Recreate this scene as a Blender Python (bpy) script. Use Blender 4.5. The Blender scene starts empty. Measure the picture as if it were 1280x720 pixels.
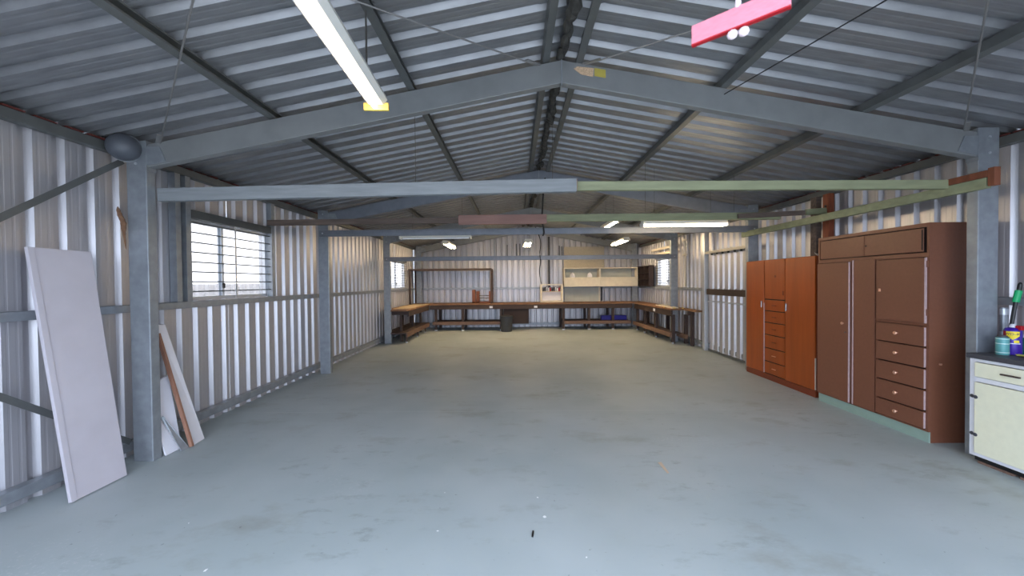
import bpy, bmesh, math, random
from mathutils import Vector, Matrix
random.seed(7)
S = bpy.context.scene
C = S.collection

# ------------------------------------------------------------------ camera, sky, exposure
F_PX, PITCH, ROLL, YAW, CAM_H = 461.76, .0154, -.0096, -.0097, 1.5
cam = bpy.data.cameras.new('camera'); cam_o = bpy.data.objects.new('camera', cam); C.objects.link(cam_o)
cam.sensor_width = 36; cam.lens = 36 * F_PX / 1280; cam.clip_start = .05; cam.clip_end = 300
fw = Vector((math.sin(YAW) * math.cos(PITCH), math.cos(YAW) * math.cos(PITCH), -math.sin(PITCH)))
rt0 = Vector((math.cos(YAW), -math.sin(YAW), 0)); up0 = rt0.cross(fw)
rt = math.cos(ROLL) * rt0 + math.sin(ROLL) * up0; up = -math.sin(ROLL) * rt0 + math.cos(ROLL) * up0
m = Matrix((rt, up, -fw)).transposed().to_4x4(); m.translation = (0, 0, CAM_H)
cam_o.matrix_world = m
cam.dof.use_dof = True; cam.dof.focus_distance = 6.0; cam.dof.aperture_fstop = 4.0
S.camera = cam_o

w = bpy.data.worlds.new('overcast_sky'); S.world = w; w.use_nodes = True
bg = w.node_tree.nodes['Background']
bg.inputs[0].default_value = (.70, .81, 1.0, 1); bg.inputs[1].default_value = 3.6
S.view_settings.view_transform = 'Standard'; S.view_settings.look = 'None'
S.view_settings.gamma = 1; S.view_settings.use_curve_mapping = False
S.view_settings.exposure = 1.08

def portal(loc, rot, sx, sy):
    l = bpy.data.lights.new('sky_portal', 'AREA'); l.shape = 'RECTANGLE'; l.size = sx; l.size_y = sy
    l.cycles.is_portal = True
    o = bpy.data.objects.new('sky_portal', l); C.objects.link(o); o.location = loc; o.rotation_euler = rot
P2 = math.pi / 2
portal((.35, -.22, 1.22), (P2, 0, 0), 6.5, 2.46)          # open vehicle door behind the camera
portal((-3.52, 4.42, 1.77), (0, -P2, 0), .86, 1.25)
portal((-3.52, 10.7, 1.73), (0, -P2, 0), .8, 1.25)
portal((4.29, 10.35, 1.73), (0, P2, 0), .8, 1.2)

# ------------------------------------------------------------------ materials
def srgb(r, g, b):
    f = lambda c: (c / 255) / 12.92 if c / 255 <= .04045 else ((c / 255 + .055) / 1.055) ** 2.4
    return (f(r), f(g), f(b), 1)
def mat(name, rgb, rough=.6, metal=0, var=.12, scale=6, stretch=(1, 1, 1), bump=0, spec=.5, emit=None, es=0, bscale=None, detail=4):
    m = bpy.data.materials.new(name); m.use_nodes = True; nt = m.node_tree; b = nt.nodes['Principled BSDF']
    b.inputs['Roughness'].default_value = rough; b.inputs['Metallic'].default_value = metal
    b.inputs['Specular IOR Level'].default_value = spec
    col = srgb(*rgb)
    if var or bump:
        tc = nt.nodes.new('ShaderNodeTexCoord'); mp = nt.nodes.new('ShaderNodeMapping'); mp.inputs['Scale'].default_value = stretch
        geo = nt.nodes.new('ShaderNodeNewGeometry')
        nt.links.new(geo.outputs['Position'], mp.inputs[0])
        n = nt.nodes.new('ShaderNodeTexNoise'); n.inputs['Scale'].default_value = scale; n.inputs['Detail'].default_value = detail
        nt.links.new(mp.outputs[0], n.inputs['Vector'])
        r = nt.nodes.new('ShaderNodeValToRGB')
        r.color_ramp.elements[0].position = .3; r.color_ramp.elements[1].position = .7
        r.color_ramp.elements[0].color = [c * (1 - var) for c in col[:3]] + [1]
        r.color_ramp.elements[1].color = [min(1, c * (1 + var)) for c in col[:3]] + [1]
        nt.links.new(n.outputs[0], r.inputs[0]); nt.links.new(r.outputs[0], b.inputs['Base Color'])
        if bump:
            bp = nt.nodes.new('ShaderNodeBump'); bp.inputs['Strength'].default_value = bump; bp.inputs['Distance'].default_value = .004
            nt.links.new(n.outputs[0], bp.inputs['Height']); nt.links.new(bp.outputs[0], b.inputs['Normal'])
    else:
        b.inputs['Base Color'].default_value = col
    if emit:
        b.inputs['Emission Color'].default_value = (*emit, 1); b.inputs['Emission Strength'].default_value = es
    return m
M = {}
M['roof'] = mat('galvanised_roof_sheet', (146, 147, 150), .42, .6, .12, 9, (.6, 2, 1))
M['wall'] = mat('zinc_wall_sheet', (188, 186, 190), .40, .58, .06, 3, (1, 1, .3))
M['steel'] = mat('galvanised_steel', (150, 155, 161), .45, .5, .12, 14)
M['rafter'] = mat('rafter_steel', (138, 140, 141), .5, .35, .08, 6)
M['purlin'] = mat('purlin_steel', (104, 106, 105), .5, .4, .1, 8)
M['bluesteel'] = mat('blue_grey_steel', (130, 134, 143), .45, .4, .08, 10)
M['greytimber'] = mat('pale_grey_painted_timber', (132, 136, 139), .75, 0, .12, 20, (.2, 1, 2), .4)
M['greentimber'] = mat('pale_green_painted_timber', (140, 143, 112), .7, 0, .14, 12, (.3, 1, 2), .3)
M['browntimber'] = mat('weathered_brown_timber', (100, 86, 78), .8, 0, .3, 10, (.3, 3, 3), .4)
M['pinktimber'] = mat('pinkish_brown_timber', (150, 114, 104), .75, 0, .15, 8, (.3, 2, 2), .2)
M['redtimber'] = mat('red_brown_stained_timber', (126, 72, 48), .65, 0, .2, 14, (2, 2, .3), .2)
M['beam'] = mat('mid_brown_timber', (116, 90, 76), .7, 0, .2, 10, (3, .4, 3), .2)
M['tan'] = mat('tan_brown_batten', (150, 108, 88), .7, 0, .12, 14, (3, 3, .4))
M['post'] = mat('rust_brown_post', (134, 70, 44), .7, 0, .2, 14, (3, 3, .4), .2)
M['bench'] = mat('dark_brown_bench_timber', (66, 51, 46), .7, 0, .2, 10, (1, 1, 3), .2)
M['benchtop'] = mat('worn_bench_top', (128, 92, 66), .7, 0, .25, 7, (1, 1, 1), .2)
M['ply'] = mat('pale_plywood', (200, 174, 138), .7, 0, .12, 12, (1, 4, 1))
M['brown'] = mat('chocolate_cabinet_paint', (120, 75, 55), .5, 0, .05, 40)
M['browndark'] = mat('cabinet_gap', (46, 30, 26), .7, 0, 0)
M['pinkedge'] = mat('pale_pink_paint_edge', (186, 160, 160), .5, 0, .1, 30)
M['orange'] = mat('orange_varnished_wood', (150, 70, 20), .34, 0, .14, 5, (3, 3, .25), .05)
M['orangedark'] = mat('red_varnished_plinth', (112, 46, 20), .4, 0, .12, 5, (3, .4, 3))
M['green'] = mat('sage_green_plinth', (142, 164, 152), .6, 0, .06, 10)
M['copper'] = mat('copper_knob', (236, 184, 156), .28, .7, 0)
M['chrome'] = mat('chrome', (190, 190, 192), .2, .9, 0)
M['cream'] = mat('pale_cream_green_paint', (236, 233, 206), .45, 0, .03, 20)
M['white'] = mat('off_white_paint', (226, 226, 232), .5, 0, .04, 12)
M['creamwood'] = mat('cream_cabinet_paint', (216, 206, 188), .6, 0, .06, 10)
M['greypanel'] = mat('pale_grey_green_panel', (180, 184, 178), .7, 0, .05, 6)
M['chip'] = mat('cream_wallboard', (190, 180, 162), .8, 0, .1, 30)
M['laminate'] = mat('charcoal_laminate', (66, 66, 72), .5, 0, .1, 60)
M['black'] = mat('black_plastic', (22, 22, 24), .45, 0, 0)
M['darkgrey'] = mat('dark_grey_plastic', (56, 58, 62), .55, 0, .05, 20)
M['domegrey'] = mat('dark_grey_enamel', (84, 88, 96), .45, .1, .08, 14)
M['board'] = mat('pale_lilac_grey_board', (194, 188, 195), .6, 0, .04, 5)
M['whiteboard'] = mat('white_melamine', (232, 230, 236), .45, 0, .03, 8)
M['lampwhite'] = mat('white_enamel_fitting', (235, 232, 224), .4, 0, .02, 20)
for k, (c_, e_) in enumerate((((1, .88, .70), 12), ((1, .80, .53), 30), ((1, .76, .46), 46))):      # tubes set brighter and warmer towards the far end
    M['tube%d' % k] = mat('fluorescent_tube', (255, 250, 240), .4, 0, 0, emit=c_, es=e_)
M['tubeoff'] = mat('unlit_tube', (240, 240, 240), .3, 0, 0)
M['yellowcap'] = mat('yellowed_lampholder', (216, 186, 90), .5, 0, .1, 30)
M['alu'] = mat('aluminium_frame', (196, 200, 206), .35, .5, .04, 10)
M['wire'] = mat('grey_wire', (96, 92, 88), .5, .5, 0)
M['rod'] = mat('brace_rod', (150, 148, 146), .45, .6, 0)
M['cable'] = mat('black_cable', (26, 26, 28), .6, 0, 0)
M['pink'] = mat('pink_painted_wood', (238, 138, 154), .5, 0, .08, 60, (1, 1, 3))
M['red'] = mat('red_paint', (170, 6, 26), .5, 0, 0)
M['rope'] = mat('white_rope', (234, 214, 220), .8, 0, .1, 200, bump=.3)
M['foam'] = mat('dirty_foam', (60, 58, 54), .95, 0, .5, 18, bump=.6)
M['redfoam'] = mat('dark_red_closure_strip', (92, 40, 34), .9, 0, .2, 20)
M['sticker1'] = mat('speckled_tape', (196, 166, 136), .7, 0, .35, 160)
M['sticker2'] = mat('yellow_sticker', (178, 162, 74), .6, 0, .05, 30)
M['scrap'] = mat('dry_brown_scrap', (120, 88, 66), .85, 0, .2, 40)
M['teal'] = mat('teal_tin', (92, 158, 158), .4, .1, 0)
M['tealpale'] = mat('pale_teal_print', (200, 224, 222), .45, 0, 0)
M['purple'] = mat('purple_can', (58, 26, 150), .35, .1, 0)
M['yellow'] = mat('yellow_print', (238, 212, 44), .5, 0, 0)
M['navy'] = mat('navy_print', (34, 24, 90), .5, 0, 0)
M['cloth'] = mat('yellow_cloth', (226, 218, 110), .85, 0, .08, 60, bump=.3)
M['darkgreen'] = mat('dark_green_plastic', (10, 92, 74), .4, 0, 0)
M['gripgreen'] = mat('bright_green_grip', (24, 168, 104), .5, 0, 0)
M['blue'] = mat('royal_blue_plastic', (34, 30, 140), .45, 0, 0)
M['brick'] = mat('old_brick', (112, 88, 76), .85, 0, .25, 40)
M['concrete'] = mat('driveway_concrete', (186, 184, 178), .9, 0, .08, 2)
M['fence'] = mat('white_fence_sheet', (236, 238, 240), .6, 0, .02, 4)
M['chip_w'] = mat('white_paint_flake', (240, 240, 238), .7, 0, 0)
M['chip_b'] = mat('tan_wood_chip', (206, 184, 160), .8, 0, 0)

def glass():
    m = bpy.data.materials.new('window_glass'); m.use_nodes = True; nt = m.node_tree; nt.nodes.clear()
    o = nt.nodes.new('ShaderNodeOutputMaterial'); t = nt.nodes.new('ShaderNodeBsdfTransparent'); g = nt.nodes.new('ShaderNodeBsdfGlossy')
    t.inputs[0].default_value = (.66, .62, .58, 1); g.inputs['Roughness'].default_value = .05
    mx = nt.nodes.new('ShaderNodeMixShader'); mx.inputs[0].default_value = .06
    nt.links.new(t.outputs[0], mx.inputs[1]); nt.links.new(g.outputs[0], mx.inputs[2]); nt.links.new(mx.outputs[0], o.inputs[0])
    return m
M['glass'] = glass()

def floor_material():
    m = bpy.data.materials.new('painted_concrete_floor'); m.use_nodes = True; nt = m.node_tree; b = nt.nodes['Principled BSDF']
    L = nt.links.new; N = nt.nodes.new
    geo = N('ShaderNodeNewGeometry'); pos = geo.outputs['Position']
    def noise(scale, stretch, detail=5, rough=.55):
        mp = N('ShaderNodeMapping'); mp.inputs['Scale'].default_value = stretch; L(pos, mp.inputs[0])
        n = N('ShaderNodeTexNoise'); n.inputs['Scale'].default_value = scale; n.inputs['Detail'].default_value = detail; n.inputs['Roughness'].default_value = rough
        L(mp.outputs[0], n.inputs['Vector']); return n.outputs[0]
    def ramp(inp, a, b_, ca=(0, 0, 0, 1), cb=(1, 1, 1, 1)):
        r = N('ShaderNodeValToRGB'); e = r.color_ramp.elements; e[0].position = a; e[1].position = b_; e[0].color = ca; e[1].color = cb
        L(inp, r.inputs[0]); return r.outputs[0]
    def mix(fac, c1, c2, amt=1.0):
        x = N('ShaderNodeMix'); x.data_type = 'RGBA'
        if amt != 1.0:
            mm = N('ShaderNodeMath'); mm.operation = 'MULTIPLY'; mm.inputs[1].default_value = amt; L(fac, mm.inputs[0]); fac = mm.outputs[0]
        L(fac, x.inputs[0])
        for v, i in ((c1, 6), (c2, 7)):
            if isinstance(v, tuple): x.inputs[i].default_value = v
            else: L(v, x.inputs[i])
        return x.outputs[2]
    base = ramp(noise(.7, (1, 1, 1), 3), .35, .65, srgb(164, 174, 175), srgb(180, 188, 189))
    c = mix(ramp(noise(1.6, (.6, 1, 1), 6, .65), .56, .72), base, srgb(136, 134, 124), .6)          # grey-brown scuffs
    sm = N('ShaderNodeMath'); sm.operation = 'MULTIPLY'; L(ramp(noise(4, (1, 2.2, 1), 8, .72), .54, .74), sm.inputs[0]); L(ramp(noise(1.1, (1, 1, 1), 3), .46, .62), sm.inputs[1])
    c = mix(sm.outputs[0], c, srgb(104, 102, 94), .6)                # darker streaks
    c = mix(ramp(noise(26, (1, 1, 1), 3, .6), .70, .74), c, srgb(92, 92, 90), .45)                  # pock marks
    patch = ramp(noise(.9, (1, 1, 1), 2), .60, .68)
    fine = ramp(noise(38, (1, 1, 1), 4, .7), .56, .64)
    mm = N('ShaderNodeMath'); mm.operation = 'MULTIPLY'; L(patch, mm.inputs[0]); L(fine, mm.inputs[1])
    c = mix(mm.outputs[0], c, srgb(204, 204, 206), .5)                                               # paint worn to pale specks
    # saw cut across the slab near the second bay
    sep = N('ShaderNodeSeparateXYZ'); L(pos, sep.inputs[0])
    a = N('ShaderNodeMath'); a.operation = 'SUBTRACT'; L(sep.outputs[1], a.inputs[0]); a.inputs[1].default_value = 4.28
    a2 = N('ShaderNodeMath'); a2.operation = 'ABSOLUTE'; L(a.outputs[0], a2.inputs[0])
    a3 = N('ShaderNodeMath'); a3.operation = 'LESS_THAN'; L(a2.outputs[0], a3.inputs[0]); a3.inputs[1].default_value = .008
    c = mix(a3.outputs[0], c, srgb(190, 196, 196), .5)
    L(c, b.inputs['Base Color'])
    rr = N('ShaderNodeMapRange'); L(noise(3, (1, 1, 1)), rr.inputs[0]); rr.inputs[3].default_value = .38; rr.inputs[4].default_value = .62
    L(rr.outputs[0], b.inputs['Roughness'])
    bp = N('ShaderNodeBump'); bp.inputs['Strength'].default_value = .08; bp.inputs['Distance'].default_value = .01
    L(noise(14, (1, 1, 1)), bp.inputs['Height']); L(bp.outputs[0], b.inputs['Normal'])
    return m
M['floor'] = floor_material()

# ------------------------------------------------------------------ mesh helpers (world coordinates in, local to the parent out)
class MB:
    def __init__(s): s.v = []; s.f = []; s.smooth = False
    def add(s, verts, faces):
        o = len(s.v); s.v += [Vector(v) for v in verts]; s.f += [[i + o for i in f] for f in faces]; return s
    def box(s, x0, x1, y0, y1, z0, z1):
        return s.add([(x, y, z) for z in (z0, z1) for y in (y0, y1) for x in (x0, x1)],
                     [(0, 2, 3, 1), (4, 5, 7, 6), (0, 1, 5, 4), (2, 6, 7, 3), (0, 4, 6, 2), (1, 3, 7, 5)])
    def prism(s, ring, vec):
        n = len(ring); vec = Vector(vec); r = [Vector(p) for p in ring]
        return s.add(r + [p + vec for p in r], [list(range(n))[::-1], [i + n for i in range(n)]] + [(i, (i + 1) % n, (i + 1) % n + n, i + n) for i in range(n)])
    def beam(s, a, b, wd, ht, upv=(0, 0, 1), roll=0):
        a, b = Vector(a), Vector(b); d = (b - a).normalized(); upv = Vector(upv)
        if abs(d.dot(upv)) > .99: upv = Vector((1, 0, 0))
        sd = d.cross(upv).normalized(); u = sd.cross(d)
        if roll: q = Matrix.Rotation(roll, 3, d); sd = q @ sd; u = q @ u
        return s.prism([a + sd * x * wd / 2 + u * y * ht / 2 for x, y in ((-1, -1), (1, -1), (1, 1), (-1, 1))], b - a)
    def tube(s, pts, r, n=8, cap=True):
        pts = [Vector(p) for p in pts]; rings = []
        for i, p in enumerate(pts):
            d = (pts[min(i + 1, len(pts) - 1)] - pts[max(i - 1, 0)]).normalized()
            h = Vector((0, 0, 1)) if abs(d.z) < .9 else Vector((0, 1, 0))
            a = d.cross(h).normalized(); b = a.cross(d)
            rr = r[i] if isinstance(r, (list, tuple)) else r
            rings.append([p + (a * math.cos(t) + b * math.sin(t)) * rr for t in [2 * math.pi * k / n for k in range(n)]])
        o = len(s.v)
        for rg in rings: s.v += rg
        for i in range(len(rings) - 1):
            for k in range(n): s.f.append([o + i * n + k, o + i * n + (k + 1) % n, o + (i + 1) * n + (k + 1) % n, o + (i + 1) * n + k])
        if cap:
            s.f.append([o + k for k in range(n)][::-1]); s.f.append([o + (len(rings) - 1) * n + k for k in range(n)])
        return s
    def lathe(s, prof, c, n=24, axis=(0, 0, 1)):
        ax = Vector(axis).normalized(); h = Vector((1, 0, 0)) if abs(ax.x) < .9 else Vector((0, 1, 0))
        a = ax.cross(h).normalized(); b = ax.cross(a); c = Vector(c); o = len(s.v)
        for r, z in prof:
            for k in range(n):
                t = 2 * math.pi * k / n; s.v.append(c + ax * z + (a * math.cos(t) + b * math.sin(t)) * r)
        for i in range(len(prof) - 1):
            for k in range(n): s.f.append([o + i * n + k, o + i * n + (k + 1) % n, o + (i + 1) * n + (k + 1) % n, o + (i + 1) * n + k])
        s.f.append([o + k for k in range(n)][::-1]); s.f.append([o + (len(prof) - 1) * n + k for k in range(n)])
        s.smooth = True
        return s
    def build(s, name, material, parent=None, bevel=0, origin=None):
        me = bpy.data.meshes.new(name)
        if parent is not None:
            off = Vector((0, 0, 0)); p = parent
            while p is not None: off += p.location; p = p.parent
            loc = Vector((0, 0, 0))
        else:
            xs = [v.x for v in s.v]; ys = [v.y for v in s.v]; zs = [v.z for v in s.v]
            off = Vector(origin) if origin is not None else Vector(((min(xs) + max(xs)) / 2, (min(ys) + max(ys)) / 2, min(zs)))
            loc = off
        me.from_pydata([v - off for v in s.v], [], s.f)
        bm = bmesh.new(); bm.from_mesh(me)
        bmesh.ops.recalc_face_normals(bm, faces=bm.faces)
        if bevel:
            ed = [e for e in bm.edges if len(e.link_faces) == 2 and e.calc_face_angle(0) > .6]
            bmesh.ops.bevel(bm, geom=ed, offset=bevel, segments=2, affect='EDGES', profile=.5)
        bm.to_mesh(me); bm.free()
        if s.smooth:
            for p in me.polygons: p.use_smooth = True
            try: me.set_sharp_from_angle(angle=math.radians(40))
            except Exception: pass
        me.materials.append(M[material])
        o = bpy.data.objects.new(name, me); C.objects.link(o); o.location = loc; o.parent = parent
        return o
def tag(o, label, cat, group=None, kind=None):
    o['label'] = label; o['category'] = cat
    if group: o['group'] = group
    if kind: o['kind'] = kind
    return o
def thing(name, loc, label, cat, group=None, kind=None):
    o = bpy.data.objects.new(name, None); o.empty_display_size = .1; C.objects.link(o); o.location = loc
    return tag(o, label, cat, group, kind)
def box(name, material, parent, x0, x1, y0, y1, z0, z1, bevel=0):
    return MB().box(x0, x1, y0, y1, z0, z1).build(name, material, parent, bevel)
def smooth_path(pts, n=6):
    pts = [Vector(p) for p in pts]; out = []
    for i in range(len(pts) - 1):
        p0, p1, p2, p3 = pts[max(i - 1, 0)], pts[i], pts[i + 1], pts[min(i + 2, len(pts) - 1)]
        for k in range(n):
            t = k / n
            out.append(.5 * ((2 * p1) + (p2 - p0) * t + (2 * p0 - 5 * p1 + 4 * p2 - p3) * t * t + (3 * p1 - p0 - 3 * p2 + p3) * t ** 3))
    return out + [pts[-1]]

# ------------------------------------------------------------------ the building's measures (metres)
XL, XR, XA = -3.105, 3.83, .40              # inner column faces, ridge line
CW, CD = .17, .08                           # column section
WL, WR, YF, YN = -3.42, 4.19, 12.42, -.20   # sheet planes: left, right, far, near
PORT = [.08, 3.10, 6.12, 9.14, 12.16]
SLOPE = .187
ZRAF, ZROOF = 3.345, 3.425
roofz = lambda x: ZROOF - SLOPE * abs(x - XA)
PITCH_RIB = .19
SW = .0010
PROF = [(0, 0), (.016, 0), (.020, SW), (.030, SW), (.034, 0), (.055, 0), (.079, .035), (.111, .035), (.135, 0), (.156, 0), (.160, SW), (.170, SW), (.174, 0)]
def prof_pts(s0, s1):
    out = []
    k = math.floor(s0 / PITCH_RIB) - 1
    allp = []
    while k * PITCH_RIB < s1 + PITCH_RIB:
        allp += [(k * PITCH_RIB + a, d) for a, d in PROF]; k += 1
    def at(s):
        for (a, da), (b, db) in zip(allp, allp[1:]):
            if a <= s <= b: return da + (db - da) * (s - a) / (b - a)
        return 0
    return [(s0, at(s0))] + [p for p in allp if s0 + 1e-4 < p[0] < s1 - 1e-4] + [(s1, at(s1))]
def sheet(name, material, parent, s0, s1, place, lo, hi):
    """ribbed sheet: place(s, d, t) -> point; lo(s), hi(s) give its two ends"""
    mb = MB(); pp = prof_pts(s0, s1); n = len(pp)
    mb.v = [Vector(place(s, d, lo(s))) for s, d in pp] + [Vector(place(s, d, hi(s))) for s, d in pp]
    mb.f = [(i, i + 1, n + i + 1, n + i) for i in range(n - 1)]
    return mb.build(name, material, parent)
def sheets(name, material, parent, s0, s1, place, lo, hi, holes=(), width=.76, ghosts=.018):
    s = s0; k = 0
    while s < s1 - .02:
        e = min(s + width, s1)
        cuts = sorted({s, e} | {c for h in holes for c in h[:2] if s < c < e})
        for a, b in zip(cuts, cuts[1:]):
            ov = ghosts if (b == e and b < s1) else 0
            pl = (lambda q: (lambda ss, d, t: place(ss, d + .0016 * (q % 2), t)))(k)
            hs = [h for h in holes if h[0] <= a + 1e-6 and h[1] >= b - 1e-6]
            if hs:
                h = hs[0]
                if h[2] > .01: sheet(name, material, parent, a, b, pl, lo, lambda q, z=h[2]: z)
                if h[3] < 9: sheet(name, material, parent, a, b, pl, lambda q, z=h[3]: z, hi)
            else:
                sheet(name, material, parent, a, b + ov, pl, lo, hi)
        s = e; k += 1

# floor, ground outside
o = MB().box(WL - .06, WR + .06, YN - .1, YF + .08, -.12, 0).build('floor', 'floor', None)
tag(o, 'blue-grey painted concrete floor with scuffs and pale flecks', 'floor', kind='structure')
mb = MB(); mb.add([(-40, -40, -.125), (40, -40, -.125), (40, 50, -.125), (-40, 50, -.125)], [(0, 1, 2, 3)])
tag(mb.build('ground', 'concrete', None), 'pale concrete ground outside the shed', 'ground', kind='structure')

# walls
WIN1 = (3.80, 5.05, 1.345, 2.20); WIN2 = (10.08, 11.37, 1.345, 2.13); WIN3 = (9.75, 10.95, 1.345, 2.13)
wl = thing('wall_left', (WL, 0, 0), 'zinc ribbed sheet wall with two barred windows', 'wall', kind='structure')
sheets('wall_sheet', 'wall', wl, YN, YF, lambda s, d, t: (WL - d, s, t), lambda s: 0, lambda s: roofz(WL) + .02, [WIN1, WIN2])
wr = thing('wall_right', (WR, 0, 0), 'zinc ribbed sheet wall behind the two wardrobes', 'wall', kind='structure')
sheets('wall_sheet', 'wall', wr, YN, YF, lambda s, d, t: (WR + d, s, t), lambda s: 0, lambda s: roofz(WR) + .02, [WIN3])
wb = thing('wall_back', (0, YF, 0), 'zinc ribbed sheet gable wall behind the workbench', 'wall', kind='structure')
sheets('wall_sheet', 'wall', wb, WL, WR, lambda s, d, t: (s, YF + d, t), lambda s: 0, lambda s: roofz(s) + .03)
wf = thing('wall_front', (0, YN, 0), 'zinc ribbed sheet wall round the open vehicle doorway', 'wall', kind='structure')
DOORWAY = (-2.9, 3.6, 0, 2.45)
sheets('wall_sheet', 'wall', wf, WL, WR, lambda s, d, t: (s, YN - d, t), lambda s: 0, lambda s: roofz(s) + .03, [DOORWAY])
# girts
def girt(par, x0, x1, y0, y1, z0, z1): return box('girt', 'steel', par, x0, x1, y0, y1, z0, z1, .004)
GL0, GL1, GR0, GR1 = WL + .002, -3.345, 4.115, WR - .002
for z0, z1 in ((.07, .15), (1.27, 1.335)):
    girt(wl, GL0, GL1, YN + .02, 12.33, z0, z1); girt(wr, GR0, GR1, YN + .02, 12.33, z0, z1)
    girt(wb, WL + .05, WR - .05, 12.345, YF - .002, z0, z1)
girt(wb, -3.0, 3.8, 12.345, YF - .002, 2.32, 2.38)
for p, a, b in ((wl, GL0, GL1), (wr, GR0, GR1)):
    box('eave_purlin', 'purlin', p, a, b, YN + .02, 12.33, 2.615, 2.69, .004)
    mb = MB(); y = YN + .05
    while y < 12.3:
        l = random.uniform(.06, .14); h = random.uniform(.004, .014); xx = b + .006 if p is wl else a - .006
        mb.box(min(xx, (a + b) / 2), max(xx, (a + b) / 2), y, y + l, 2.692, 2.692 + h); y += l + random.uniform(.02, .07)
    mb.build('closure_strip', 'redfoam', p)
# wall bracing on the left of the first bay
for a, b in (((-3.325, 3.12, 2.56), (-3.325, .14, .16)), ((-3.318, .14, 2.56), (-3.318, 3.12, .16))):
    MB().beam(a, b, .004, .045, (1, 0, 0), P2).build('brace_strap', 'purlin', wl)
# stud pairs beside the near left window, gable mullions on the far wall
for y0, y1 in ((3.62, 3.68), (3.735, 3.795), (5.055, 5.12)):
    box('window_stud', 'steel', wl, GL0, GL1 + .001, y0, y1, 1.336, 2.614, .003)
box('window_head', 'purlin', wl, GL0, GL1, 3.80, 5.05, 2.20, 2.285, .003)
box('window_head', 'purlin', wl, GL0, GL1, 10.08, 11.37, 2.13, 2.2, .003)
box('window_head', 'purlin', wr, GR0, GR1, 9.75, 10.95, 2.13, 2.2, .003)
box('mullion', 'darkgrey', wb, 1.09, 1.15, 12.27, 12.34, 1.33, 3.0, .003)
box('mullion', 'steel', wb, -.72, -.67, 12.30, 12.34, .15, 2.95, .003)
for x, z1 in ((-.28, 2.75), (.02, 2.78), (.14, 2.78), (1.45, 2.7), (1.53, 2.68), (2.85, 1.32)):
    box('noggin', 'darkgrey' if x > 2 else 'purlin', wb, x, x + .035, 12.305, 12.342, 2.3 if x < 2 else .86, z1)

# roof
ce = thing('ceiling', (XA, 0, 2.7), 'unlined ribbed galvanised roof sheets on steel purlins', 'roof', kind='structure')
nrm = lambda s: Vector((s * SLOPE, 0, 1)).normalized()
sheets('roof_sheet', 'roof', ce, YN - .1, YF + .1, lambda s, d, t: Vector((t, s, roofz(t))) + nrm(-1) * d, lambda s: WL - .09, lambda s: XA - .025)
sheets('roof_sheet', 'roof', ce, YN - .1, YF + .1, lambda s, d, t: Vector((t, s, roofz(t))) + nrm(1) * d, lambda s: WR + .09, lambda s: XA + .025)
MB().prism([(XA - .22, YN - .1, roofz(XA - .22) + .034), (XA, YN - .1, ZROOF + .036), (XA + .22, YN - .1, roofz(XA + .22) + .034), (XA, YN - .1, ZROOF + .042)], (0, YF - YN + .2, 0)).build('ridge_cap', 'roof', ce)
CPROF = [(0, 0), (.055, 0), (.055, .014), (.051, .014), (.051, .004), (.004, .004), (.004, .068), (.051, .068), (.051, .058), (.055, .058), (.055, .072), (0, .072)]
for xc in (.26, -.87, -2.05, .56, 1.75, 2.91):
    sd = -1 if xc < XA else 1
    n = nrm(sd); u = Vector((n.z, 0, -n.x)); base = Vector((xc - .0275, YN + .02, roofz(xc))) - n * .0745 + Vector((0, 0, -.0275 * SLOPE * sd * -1 * 0))
    MB().prism([base + u * a + n * b for a, b in CPROF], (0, YF - YN - .05, 0)).build('purlin', 'purlin', ce)
# roof cross bracing in the first bay
for a, b in (((-3.0, 3.12), (.3, .16)), ((.22, 3.12), (-3.0, .16)), ((3.73, 3.12), (.5, .16)), ((.58, 3.12), (3.73, .16))):
    za, zb = roofz(a[0]) - .088, roofz(b[0]) - .088
    MB().tube([(a[0], a[1], za), (b[0], b[1], zb)], .0055, 6).build('brace_rod', 'rod', ce)
    dx = .12 * (1 if b[0] > a[0] else -1)
    MB().beam((a[0], a[1] - .02, za), (a[0] + dx, a[1] - .02 - .11, roofz(a[0] + dx) - .088), .03, .008).build('rod_cleat', 'rod', ce)

# portal frames
plab = ['galvanised portal frame at the open vehicle doorway', 'galvanised portal frame with speckled tape and yellow sticker at its apex',
        'galvanised portal frame whose column stands beside the orange wardrobe', 'galvanised portal frame standing at the near ends of the side benches',
        'galvanised portal frame set against the far gable wall']
for i, y in enumerate(PORT):
    t = thing('portal_frame', (XA, y, 0), plab[i], 'steel frame', 'portal frames', 'structure')
    for s, x0, x1, xi in ((-1, XL - CW, XL, XL), (1, XR, XR + CW, XR)):
        zt = roofz(x0 if s < 0 else x1) - .012
        box('column', 'steel', t, x0, x1, y, y + CD, 0, zt, .006)
        xk = xi - s * .009
        MB().prism([(xk, y + .004, 2.50), (XA, y + .004, 3.157), (XA, y + .004, ZRAF), (xk, y + .004, ZRAF - SLOPE * abs(xk - XA))], (0, CD - .012, 0)).build('rafter', 'bluesteel' if i == 2 else 'rafter', t, .004)
        box('knee_plate', 'steel', t, min(xi, xk), max(xi, xk), y - .006, y + CD, 2.47, 2.71)
        MB().prism([(xk, y - .003, 2.515), (xk - s * .16, y - .003, 2.515 + .16 * SLOPE), (xk - s * .11, y - .003, 2.67), (xk, y - .003, 2.67)], (0, .006, 0)).build('gusset', 'steel', t)
        for zz in (2.53, 2.66):
            MB().lathe([(.011, 0), (.011, .008), (.004, .009)], (x0 + .085, y - .0001, zz), 6, (0, -1, 0)).build('bolt', 'alu', t)
    box('apex_plate', 'steel', t, XA - .005, XA + .005, y - .003, y + CD, 3.13, ZRAF)

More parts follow.
